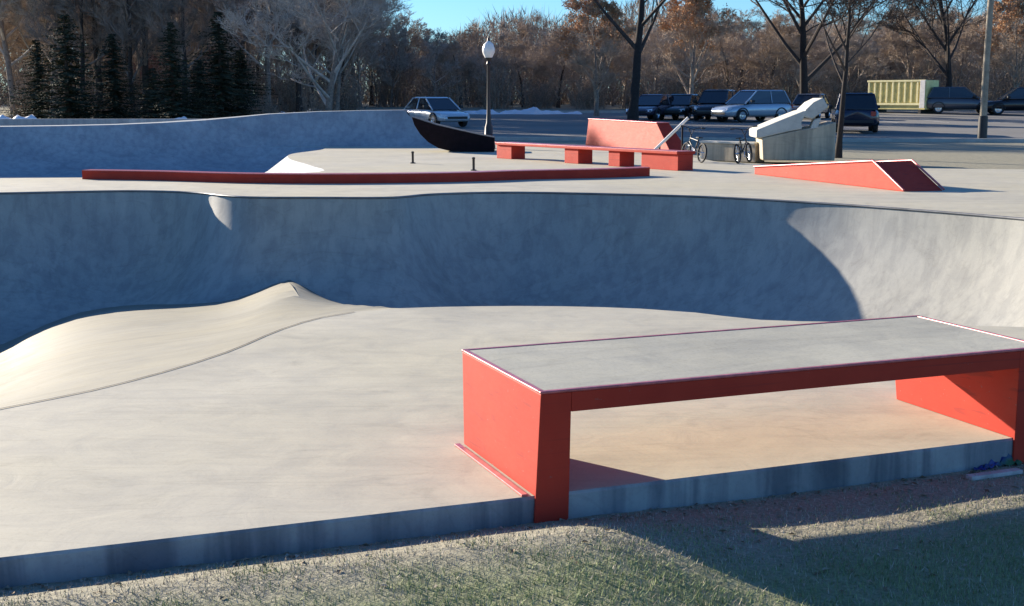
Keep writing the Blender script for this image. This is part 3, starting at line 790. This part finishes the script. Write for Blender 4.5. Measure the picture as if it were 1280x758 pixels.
# ------------------------------------------------------------------ cars
def car(paint, kind='sedan'):
    r = empty('parked_car', (0,0,0))
    suv = kind == 'suv'
    Lc, Wc = (4.6, .93) if suv else (4.5, .90); hb = 1.02 if suv else .88; ht = 1.72 if suv else 1.45; zb = .26
    # lower body: stations (x, z bottom, z top, half width)
    st = [(-Lc/2, .48, .70 if not suv else .9, .62), (-Lc/2+.08, .36, hb-.06, .78), (-Lc/2+.5, zb, hb+.02, Wc), (-.9, zb, hb+.02, Wc), (0, zb, hb, Wc), (.75, zb, hb-.01, Wc),
          (1.3, zb, hb-.10, Wc-.01), (Lc/2-.35, zb, hb-.18, Wc-.06), (Lc/2-.08, .30, hb-.30, .74), (Lc/2, .38, hb-.40, .60)]
    V = []; Fc = []; ns = 14
    for x, z0, z1, w in st:
        cz = (z0+z1)/2; hz = (z1-z0)/2
        for k in range(ns):
            a = 2*math.pi*(k+.5)/ns; c, s = math.cos(a), math.sin(a); e = .42
            V.append((x, w*math.copysign(abs(c)**e, c), cz + hz*math.copysign(abs(s)**e, s)))
    for i in range(len(st)-1):
        for k in range(ns): Fc.append((i*ns+k, i*ns+(k+1) % ns, (i+1)*ns+(k+1) % ns, (i+1)*ns+k)[::-1])
    Fc += [tuple(range(ns)), tuple((len(st)-1)*ns+k for k in range(ns))[::-1]]
    body = MB().add(V, Fc).build('body', paint, r, smooth=50)
    # wheel-arch lips (dark)
    # cabin glass
    rear = -Lc/2+.25 if suv else -1.75
    cab = [(rear, hb-.02, Wc-.10), (rear+.35 if suv else -1.05, ht-.05, Wc-.25), (.25, ht-.05, Wc-.25), (1.15, hb-.05, Wc-.12)]
    (xa,za,wa),(xb,zb_,wb),(xc,zc,wc),(xd,zd,wd) = cab
    vs = [(xa,-wa,za),(xb,-wb,zb_),(xc,-wc,zc),(xd,-wd,zd),(xa,wa,za),(xb,wb,zb_),(xc,wc,zc),(xd,wd,zd)]
    MB().add(vs, [(0,3,2,1)[::-1],(4,5,6,7)[::-1],(0,1,5,4)[::-1],(1,2,6,5)[::-1],(2,3,7,6)[::-1],(3,0,4,7)[::-1]]).build('windows', M['glass'], r, bevel=.03)
    rf = MB(); rf.prism([(xb-.08,-wb-.01,zb_-.015),(xc+.08,-wc-.01,zc-.015),(xc+.08,wc+.01,zc-.015),(xb-.08,wb+.01,zb_-.015)], [(xb+.05,-wb+.08,ht),(xc-.1,-wc+.08,ht),(xc-.1,wc-.08,ht),(xb+.05,wb-.08,ht)])
    rf.build('roof', paint, r, bevel=.03)
    for s in (-1, 1):
        for (p, q) in ((cab[0], cab[1]), (cab[2], cab[3])): MB().tube([(p[0], s*p[2]*1.005, p[1]), (q[0], s*(q[2]+.005), q[1])], .038, 6).build('pillar', paint, r, smooth=60)
        xm = (xb+xc)/2; MB().tube([(xm, s*(wa+.01), hb), (xm, s*(wb+.005), zb_)], .03, 6).build('pillar', paint, r, smooth=60)
    # wheels
    for wx in (-1.35, 1.38):
        for s in (-1, 1):
            R_ = .35 if suv else .32; y = s*(Wc-.12)
            t = MB(); t.lathe([(R_*.6,-.11),(R_*.92,-.11),(R_,-.07),(R_,.07),(R_*.92,.11),(R_*.6,.11)], 22, 'y', (wx, y, R_)); w = t.build('tyre', M['tyre'], r, smooth=50)
            d = MB(); d.lathe([(0,s*.085),(.05,s*.09),(.07,s*.07),(R_*.5,s*.06),(R_*.62,s*.105),(R_*.66,s*.08)], 16, 'y', (wx, y, R_)); d.build('rim', M['chrome'], w, smooth=30)
            a = MB(); pts = [(wx+(R_+.05)*math.cos(t_), s*(Wc-.005), R_+(R_+.05)*math.sin(t_)) for t_ in [math.pi*k/10 for k in range(11)]]
            a.tube(pts, .035, 5); a.build('wheel_arch', M['trim'], r, smooth=60)
    for s in (-1, 1):
        MB().add([(Lc/2-.03, s*.44, hb-.42), (Lc/2-.02, s*.68, hb-.40), (Lc/2-.22, s*.80, hb-.36), (Lc/2-.26, s*.80, hb-.24), (Lc/2-.11, s*.66, hb-.27), (Lc/2-.09, s*.44, hb-.30)],
                 [(0,1,4,5) if s < 0 else (5,4,1,0), (1,2,3,4) if s < 0 else (4,3,2,1)]).build('headlight', M['lamp_lens'], r)
        MB().box(-Lc/2-.01, -Lc/2+.07, s*.66-.11, s*.66+.11, hb-.30, hb-.10).build('tail_light', M['tail'], r, bevel=.01)
        MB().box(.72, .92, s*(Wc+.02)-.0 if s > 0 else s*(Wc+.20), s*(Wc+.20) if s > 0 else s*(Wc+.02), hb+.02, hb+.16).build('mirror', M['trim'], r, bevel=.03)
    MB().box(Lc/2-.10, Lc/2+.015, -.55, .55, .40, .52).build('grille', M['trim'], r, bevel=.01)
    MB().box(-Lc/2-.03, -Lc/2+.1, -.68, .68, .42, .56).build('bumper', M['trim'], r, bevel=.02)
    return r
def paint(name, c, rough=.25, metal=.3): 
    m = simple(name, c, rough, metal, .6, .04, 1); m.node_tree.nodes['Principled BSDF'].inputs['Coat Weight'].default_value = .6; return m
PT = {'white': paint('white_car_paint', (.60,.64,.68)), 'silver': paint('silver_blue_paint', (.42,.50,.58)), 'black': paint('black_car_paint', (.012,.013,.017)), 'navy': paint('navy_car_paint', (.015,.02,.045)),
      'green': paint('dark_green_paint', (.02,.035,.035)), 'plum': paint('dark_plum_paint', (.05,.04,.065)), 'grey': paint('grey_car_paint', (.10,.105,.12)), 'maroon': paint('maroon_paint', (.16,.02,.03))}
CG = 'cars parked in the lot'
protos = {k: car(PT['white'], k) for k in ('sedan', 'suv')}; used = set()
def put_car(px, Y, ang, pt, kind, label, dz=0):
    p = protos[kind]; r = p if kind not in used else copy_tree(p)
    first = kind not in used; used.add(kind)
    x = (px-CX)/F_*Y; r.location = (x, Y, terrain(x, Y)+.035+dz); r.rotation_euler = (0, 0, R(ang))
    for ch in r.children:
        if ch.data and ch.data.materials and ch.name.split('.')[0] in ('body', 'roof', 'pillar'):
            ch.data = ch.data.copy(); ch.data.materials[0] = PT[pt]
    tag(r, label, 'car', CG); return r
put_car(545, 64, -58, 'white', 'sedan', 'light silver-white car half hidden behind the black steel ramp')
put_car(815, 74, -120, 'plum', 'sedan', 'dark plum car, leftmost in the parked row right of the dark tree trunk')
put_car(850, 75, -115, 'green', 'sedan', 'dark green car second from left in the parked row')
put_car(893, 73, -112, 'black', 'suv', 'black sport utility car left of the silver-blue car')
put_car(936, 71, -150, 'silver', 'suv', 'silver-blue car, lightest one in the parked row')
put_car(1008, 76, -115, 'grey', 'sedan', 'dark grey car behind the pale sloping cap')
put_car(1064, 58, 78, 'navy', 'suv', 'dark navy car seen from behind just right of the bare tree trunk')
put_car(1193, 84, -15, 'grey', 'suv', 'dark grey car right of the yellow ribbed container')
put_car(1266, 82, 170, 'black', 'suv', 'black car at the far right edge of the lot, partly out of frame')

# yellow ribbed container on its skids
Y = 84; xa, xb = (1095-CX)/F_*Y, (1171-CX)/F_*Y; z = terrain(0, Y)
root = empty('container', (xa, Y+3, z), R(-50)); tag(root, 'pale yellow ribbed steel container at the back of the lot', 'container')
M['yellow'] = simple('pale_yellow_steel', (.78,.66,.26), .5, var=.2, scale=2); M['yellow2'] = simple('cream_steel', (.84,.76,.42), .5, var=.15)
w = (xb-xa)/math.cos(R(50))*.70; h0 = H-(137-HZ)/F_*Y-z; h1 = H-(101-HZ)/F_*Y-z; h0 = max(.12, h0)
MB().box(0, w, 0, 1.5, h0, h1).build('body', M['yellow'], root, bevel=.02)
for k_ in range(10): x = .1+(w-.2)*k_/9; MB().box(x-.06, x+.06, -.08, -.001, h0+.45, h1-.1).build('rib', M['yellow2'], root, bevel=.01)
MB().box(-.04, w+.04, -.1, -.002, h1-.1, h1+.02).build('rail', M['yellow2'], root, bevel=.01); MB().box(-.04, w+.04, -.1, -.002, h0+.28, h0+.42).build('rail', M['yellow2'], root, bevel=.01)
MB().box(w-.35, w+.02, -.12, -.101, h0+.1, h1).build('corner_post', M['pale_paint'], root, bevel=.01)
MB().box(.3, .5, 0, 1.5, -.2, h0-.002).build('skid', M['trim'], root); MB().box(w-.5, w-.3, 0, 1.5, -.2, h0-.002).build('skid', M['trim'], root)

# ------------------------------------------------------------------ trees
def tree_geo(seed, height, spread=1.0, trunk_r=.22, first=.22, depth=5, upright=.35, nb=(3,5), twigs=True):
    rng = random.Random(seed); trunk = MB(); crown = MB()
    def perp(d):
        a = Vector((rng.gauss(0,1), rng.gauss(0,1), rng.gauss(0,1))); return (a - d*a.dot(d)).normalized()
    def branch(p, d, L, r, lev, tgt):
        n = 4 if lev < 3 else 3; pts = [p]; rad = [r]
        wob = .10 + .05*lev
        for i in range(n):
            d = (d + perp(d)*wob*rng.random() + Vector((0,0,upright*.25))).normalized(); p = p + d*L/n; pts.append(p); rad.append(max(.008, r*(1-.72*(i+1)/n)))
        tgt.tube(pts, rad, 7 if lev <= 1 else (4 if lev == 2 else 3), cap=False)
        if lev >= depth: return
        k = rng.randint(*nb) + (2 if lev >= 2 else 0)
        for i in range(k):
            t = rng.uniform(.25, 1) if lev else rng.uniform(.2, 1); s = t*n; i0 = min(n-1, int(s)); q = pts[i0].lerp(pts[i0+1], s-i0)
            rr = rad[i0] * .55; nd = (pts[i0+1]-pts[i0]).normalized()
            nd = (nd*rng.uniform(.45, .9) + perp(nd)*spread*rng.uniform(.5, .95)).normalized()
            if nd.z < -.1: nd.z *= -.4; nd.normalize()
            branch(q, nd, L*rng.uniform(.42, .66), max(.009, rr), lev+1, crown)
    # trunk
    th = height*first*1.0; p = Vector((0,0,-.15)); d = Vector((0,0,1)); pts = [p]; rad = [trunk_r*1.35]
    nseg = 9; top = height*.82
    for i in range(nseg):
        d = (d + perp(d)*.06).normalized(); p = p + d*(top/nseg); pts.append(p); rad.append(trunk_r*(1-.82*((i+1)/nseg)**.8))
    trunk.tube(pts, rad, 10, cap=False)
    k = int(9 + 5*spread)
    for i in range(k):
        t = first + (1-first)*(i+rng.random())/k; s = t*nseg; i0 = min(nseg-1, int(s)); q = pts[i0].lerp(pts[i0+1], min(1, s-i0))
        a = i*2.4 + rng.uniform(-.4,.4); el = R(rng.uniform(20, 55)) + t*.35
        nd = Vector((math.cos(a)*math.cos(el), math.sin(a)*math.cos(el), math.sin(el)))
        branch(q, nd, height*.42*spread*(1.15-.65*t), rad[i0]*.55, 1, crown)
    return trunk, crown
def add_leaves(mb, crown, seed, n, size, zmin=1.5):
    rng = random.Random(seed); vs = crown.v
    for i in range(n):
        p = Vector(vs[rng.randrange(len(vs)//3, len(vs))]); 
        if p.z < zmin: continue
        p = p + Vector((rng.gauss(0,.12), rng.gauss(0,.12), rng.gauss(0,.12)))
        a = Vector((rng.gauss(0,1), rng.gauss(0,1), rng.gauss(0,1))).normalized()*size; b = Vector((rng.gauss(0,1), rng.gauss(0,1), rng.gauss(0,1))).normalized()*size
        mb.add([p-a, p-b*.6, p+a, p+b*.6], [(0,1,2,3)])
def make_tree(seed, height, bark, twig, leaves=None, name='bare_tree', **kw):
    r = empty(name, (0,0,0)); t, c = tree_geo(seed, height, **kw)
    t.build('trunk', M[bark], r, smooth=60); cr = c.build('crown', M[twig], r)
    if leaves:
        lm = MB(); add_leaves(lm, c, seed, leaves[0], leaves[1]); lm.build('leaves', M['rust_leaf'], cr)
    return r
def place(r, px, Y, s, rz, label, cat='tree', group=None, sx=None):
    x = (px-CX)/F_*Y; r.location = (x, Y, terrain(x, Y)-.05); r.rotation_euler = (0,0,rz); r.scale = (s*(sx or 1), s*(sx or 1), s)
    tag(r, label, cat, group); return r
# prototypes
T = [make_tree(11, 10, 'bark_grey', 'twig', spread=.8, trunk_r=.20),
     make_tree(12, 11, 'bark_grey', 'twig_grey', spread=.65, trunk_r=.18, upright=.5),
     make_tree(13, 9, 'bark_dark', 'twig', spread=1.0, trunk_r=.22, first=.15),
     make_tree(14, 12, 'bark_dark', 'twig_dark', spread=.7, trunk_r=.24),
     make_tree(15, 9, 'bark_grey', 'twig', (9000, .085), spread=.9, trunk_r=.2, first=.12, name='oak_tree'),
     make_tree(16, 8, 'bark_grey', 'twig_grey', spread=1.1, trunk_r=.16, first=.08)]
usedT = set()
def tree(i, px, Y, s, label, group='bare trees behind the lot', sx=None):
    r = T[i] if i not in usedT else copy_tree(T[i]); usedT.add(i)
    return place(r, px, Y, s, (px*1.7) % 6.28, label, 'tree', group, sx)
# named trees that stand out
big = make_tree(31, 15, 'bark_black', 'bark_dark', spread=.85, trunk_r=.27, first=.24, nb=(3,4)); place(big, 789, 63, 1, .6, 'tall tree with a straight dark trunk rising out of frame behind the red block')
for ch in big.children: pass
fork = make_tree(34, 9.5, 'bark_black', 'bark_dark', spread=.95, trunk_r=.13, first=.34); place(fork, 1045, 38, .8, 1.9, 'dark bare young tree beside the tan capped block, in front of the navy car')
spr = make_tree(35, 9.5, 'bark_grey', 'twig_grey', spread=1.25, trunk_r=.22, first=.10); place(spr, 412, 66, .95, 2.4, 'spreading grey-brown bare tree above the snow bank left of the light car')
spr2 = make_tree(37, 13, 'bark_black', 'bark_dark', spread=1.25, trunk_r=.30, first=.18); place(spr2, 1000, 86, 1.15, .4, 'wide dark-branched bare tree behind the middle of the parked row')
fr3 = make_tree(39, 12, 'bark_black', 'bark_dark', spread=1.15, trunk_r=.26, first=.2); place(fr3, 1180, 92, 1.1, 2.2, 'wide dark-branched bare tree behind the gap between container and grey car')
tree(4, 745, 80, .82, 'rusty-leaved oak left of the tall dark trunk', 'rusty oaks')
tree(4, 862, 86, .95, 'rusty-leaved oak behind the black and green parked cars', 'rusty oaks')
tree(4, 1262, 95, .9, 'rusty-leaved oak at the right edge beyond the utility pole', 'rusty oaks')
rng = random.Random(21)
WL = 'bare brown tree packed in the woodland line behind the parking lot'
# woodland line: three staggered rows
for row, (Y, step, hs) in enumerate(((103, 44, .92), (115, 42, 1.02), (128, 44, 1.15))):
    px = 452 + row*15
    while px < 1330:
        k = .78 if px > 800 else (.66 if px > 470 else .9)
        tree(rng.choice((0,1,2,5,0,2)), px, Y + rng.uniform(-4,4), hs*k*rng.uniform(.85,1.15), WL, 'woodland line behind the lot', sx=1.15)
        px += step*rng.uniform(.7,1.3)
WR = 'tall dark bare tree in the dense stand at the left of the photo'
for row, (Y, step) in enumerate(((76, 50), (90, 46), (106, 42))):
    px = -30 + row*17
    while px < 450:
        tree(rng.choice((3,3,1,2,0)), px, Y+rng.uniform(-3,3), rng.uniform(1.05,1.3) if px < 340 or row else .95, WR, 'dense stand of bare trees on the left')
        px += step*rng.uniform(.7,1.3)
# evergreens
def spruce(seed, height, rad):
    rng = random.Random(seed); r = empty('spruce_tree', (0,0,0))
    MB().tube([(0,0,-.1),(0,0,height*.5),(0,0,height)], [.17,.1,.02], 8).build('trunk', M['bark_dark'], r, smooth=60)
    mb = MB(); n = int(height*9)
    for i in range(n):
        t = (i+.5)/n; z = .25 + (height-.25)*t; L0 = rad*(1-t)**.8 + .1
        for k in range(7):
            a = rng.uniform(0, 6.28); L = L0*rng.uniform(.35, 1.3)*(1+.18*math.sin(a*2+z*1.7)); dr = rng.uniform(.05,.35)
            d = Vector((math.cos(a), math.sin(a), 0)); s = Vector((-d.y, d.x, 0))
            m = max(3, int(L*7))
            for j in range(m):
                u = (j+rng.random())/m; p = d*L*u + Vector((0,0,z - dr*L*u + .12*L*u*u)); w = .17*(1.2-u)+.05
                for q in range(2):
                    sd = s*(1 if q else -1); e1 = p + sd*w*rng.uniform(.6,1.3) + d*.12 + Vector((0,0,rng.uniform(-.1,.02)))
                    e2 = p + d*.08 + Vector((0,0,rng.uniform(-.12,-.02)))
                    mb.add([p, e1, e2], [(0,1,2)])
    mb.build('crown', M['needle'], r); return r
S1 = spruce(1, 8.5, 2.7)
S2 = spruce(7, 6.8, 2.9)
GA, GB, GC = 'evergreen clump at far left', 'evergreen pair left of centre of the stand', 'evergreen clump beside the spreading tree'
LA, LB, LC = 'dark evergreen in the clump nearest the left edge of the photo', 'dark low evergreen of the pair below the brick building', 'dark broad evergreen in the clump just left of the spreading bare tree'
sp = [(56,68,.62,1.3,LA,GA), (92,65,.98,1.05,LA,GA), (150,67,.66,1.35,LA,GA), (198,66,.52,1.5,LB,GB), (222,63,.72,1.1,LB,GB),
      (254,69,.60,1.5,LC,GC), (281,65,.80,1.2,LC,GC), (306,72,.70,1.4,LC,GC)]
for i, (px, Y, s, sw, lab, gp) in enumerate(sp):
    P_ = S1 if i % 2 == 0 else S2
    r = P_ if i < 2 else copy_tree(P_); place(r, px, Y, s*.84, i*1.3, lab, 'evergreen', gp, sw*1.12)
LF = 'slim bare dark tree standing among the dark evergreens at left'
for px, Y, s in ((112,72,.85),(170,71,.8),(238,70,.85)): tree(3, px, Y, s, LF, 'slim bare trees among the evergreens')
# brushy bushes under the trees
def bush(seed, n=2600, rx=2.6, h=2.4):
    rng = random.Random(seed); r = empty('brush_bush', (0,0,0)); st = MB(); lf = MB()
    for i in range(90):
        a = rng.uniform(0,6.28); rr = rng.random()**.5; b = Vector((math.cos(a)*rx*.5*rr, math.sin(a)*.7*rr, 0)); tp = b + Vector((rng.gauss(0,.7), rng.gauss(0,.4), h*rng.uniform(.45,1)))
        m = b.lerp(tp,.5)+Vector((rng.gauss(0,.12),rng.gauss(0,.12),0)); st.tube([b,m,tp], [.02,.014,.006], 3, cap=False)
        for k in range(n//90):
            t = rng.uniform(.15,1.05); p = b.lerp(tp, t) + Vector((rng.gauss(0,.22), rng.gauss(0,.22), rng.gauss(0,.15)))
            if p.z < .05: continue
            d = Vector((rng.gauss(0,1), rng.gauss(0,1), rng.gauss(.5,1))).normalized()*rng.uniform(.1,.24); s = Vector((rng.gauss(0,1), rng.gauss(0,1), rng.gauss(0,1))).normalized()*.018
            lf.add([p-s, p+s, p+d], [(0,1,2)])
    st.build('stems', M['twig_dark'], r); lf.build('twigs', M['brush'], r); return r
Bp = [bush(41), bush(42, 3200, 3.2, 3.0)]; ub = set()
BL = 'brushy brown thicket bush along the foot of the trees'
for row, (Y, x0, x1, sc_) in enumerate(((98, 560, 1320, 1.0), (108, 420, 1320, 1.35), (69, -30, 440, .8), (82, -30, 460, 1.2), (121, -40, 1330, 1.8), (98, -40, 460, 1.7))):
    px = x0
    while px < x1:
        i = rng.randint(0,1); r = Bp[i] if i not in ub else copy_tree(Bp[i]); ub.add(i)
        place(r, px, Y+rng.uniform(-1.5,1.5), sc_*rng.uniform(.8,1.25), rng.uniform(0,6.28), BL, 'bush', 'thicket bushes along the tree line')
        px += 3.7/Y*F_*sc_*rng.uniform(.7,1.1)
# far wood: one mass beyond the countable trees
def far_wood():
    rs = np.random.default_rng(9); n = 170000
    x = rs.uniform(-75, 75, n); y = rs.uniform(126, 150, n); top = 8.0 + 1.8*np.sin(x*.13) + 1.1*np.sin(x*.37+2) - np.where(x > 15, .5, 0) + np.where(x < -15, 5.0, 0)
    z = 1.1 + (top)*rs.uniform(0,1,n)**1.35
    L = rs.uniform(.4, 1.5, n); a = rs.uniform(0, 6.28, n); tl = rs.uniform(.1, 1.0, n)
    w = rs.uniform(.02,.055,n); v = np.empty((n,3,3))
    dx = np.sin(tl)*np.cos(a)*L; dy = np.sin(tl)*np.sin(a)*L; dz = np.cos(tl)*L; b = rs.uniform(0,6.28,n)
    v[:,0] = np.stack([x-np.cos(b)*w, y-np.sin(b)*w, z],1); v[:,1] = np.stack([x+np.cos(b)*w, y+np.sin(b)*w, z+.02],1); v[:,2] = np.stack([x+dx,y+dy,z+dz],1)
    me = bpy.data.meshes.new('far_wood'); me.vertices.add(3*n); me.vertices.foreach_set('co', v.reshape(-1)); me.loops.add(3*n); me.loops.foreach_set('vertex_index', np.arange(3*n, dtype=np.int32))
    me.polygons.add(n); me.polygons.foreach_set('loop_start', np.arange(0,3*n,3,dtype=np.int32)); me.polygons.foreach_set('loop_total', np.full(n,3,dtype=np.int32)); me.update(calc_edges=True)
    me.materials.append(M['brush']); o = bpy.data.objects.new('far_wood', me); C.objects.link(o); tag(o, 'hazy brown mass of distant winter woodland behind everything', 'woodland', kind='stuff')
far_wood()
# brick building behind the left trees
Y = 112; xa, xb = (120-CX)/F_*Y, (292-CX)/F_*Y; z = terrain(0, Y); root = empty('brick_building', (xa, Y, z))
tag(root, 'brick building with a band of pale upper windows, seen through the left trees', 'building')
w = xb-xa; MB().box(0, w, 0, 10, 0, 13).build('wall', M['brick'], root)
MB().box(-.3, w+.3, -.3, 10.3, 13.001, 13.4).build('roof', M['trim'], root)
for k_ in range(6):
    x = .4 + k_*(w-.8)/6
    for zz, hh in ((8.9, 1.9), (4.6, 1.6)):
        if zz < 8 and k_ % 2: continue
        fr = MB(); ww = (w-.8)/6-.25
        fr.box(x, x+ww, -.06, -.002, zz, zz+.12); fr.box(x, x+ww, -.06, -.002, zz+hh-.12, zz+hh); fr.box(x, x+.1, -.06, -.002, zz+.1202, zz+hh-.1202); fr.box(x+ww-.1, x+ww, -.06, -.002, zz+.1202, zz+hh-.1202); fr.box(x+ww/2-.04, x+ww/2+.04, -.06, -.002, zz+.1202, zz+hh-.1202)
        f = fr.build('window', M['win_frame'], root); MB().box(x+.1, x+ww-.1, -.03, -.0025, zz+.12, zz+hh-.12).build('pane', M['win_glass'], f)

# ------------------------------------------------------------------ light, sky, camera
sun = bpy.data.lights.new('sun', 'SUN'); sun.energy = 5.0; sun.angle = R(.53); sun.color = (1.0, .885, .73)
so = bpy.data.objects.new('sun', sun); C.objects.link(so)
tos = Vector((SUN_H.x*math.cos(SUN_EL), SUN_H.y*math.cos(SUN_EL), math.sin(SUN_EL)))
so.rotation_euler = tos.to_track_quat('Z', 'Y').to_euler()
wd = bpy.data.worlds.new('World'); scene.world = wd; wd.use_nodes = True; nt = wd.node_tree
sky = nt.nodes.new('ShaderNodeTexSky'); sky.sky_type = 'NISHITA'; sky.sun_disc = False; sky.sun_elevation = SUN_EL; sky.sun_rotation = math.atan2(SUN_H.x, SUN_H.y)
sky.air_density = 1.0; sky.dust_density = 0.2; sky.ozone_density = 3.0
bg = nt.nodes['Background']; bg.inputs[1].default_value = .055; tint = mixc(nt, sky.outputs[0], (.60,.96,1.38), 1.0, 'MULTIPLY'); nt.links.new(tint, bg.inputs[0])
cam = bpy.data.cameras.new('camera'); cam.sensor_width = 36; cam.lens = 36*F_/1280; cam.clip_start = .1; cam.clip_end = 3000
co = bpy.data.objects.new('camera', cam); C.objects.link(co); co.location = (0,0,H); co.rotation_euler = (R(90)-PITCH, 0, 0); scene.camera = co
vs = scene.view_settings; vs.view_transform = 'Standard'; vs.look = 'None'; vs.gamma = 1; vs.use_curve_mapping = False; vs.exposure = 1.38
scene.render.film_transparent = False
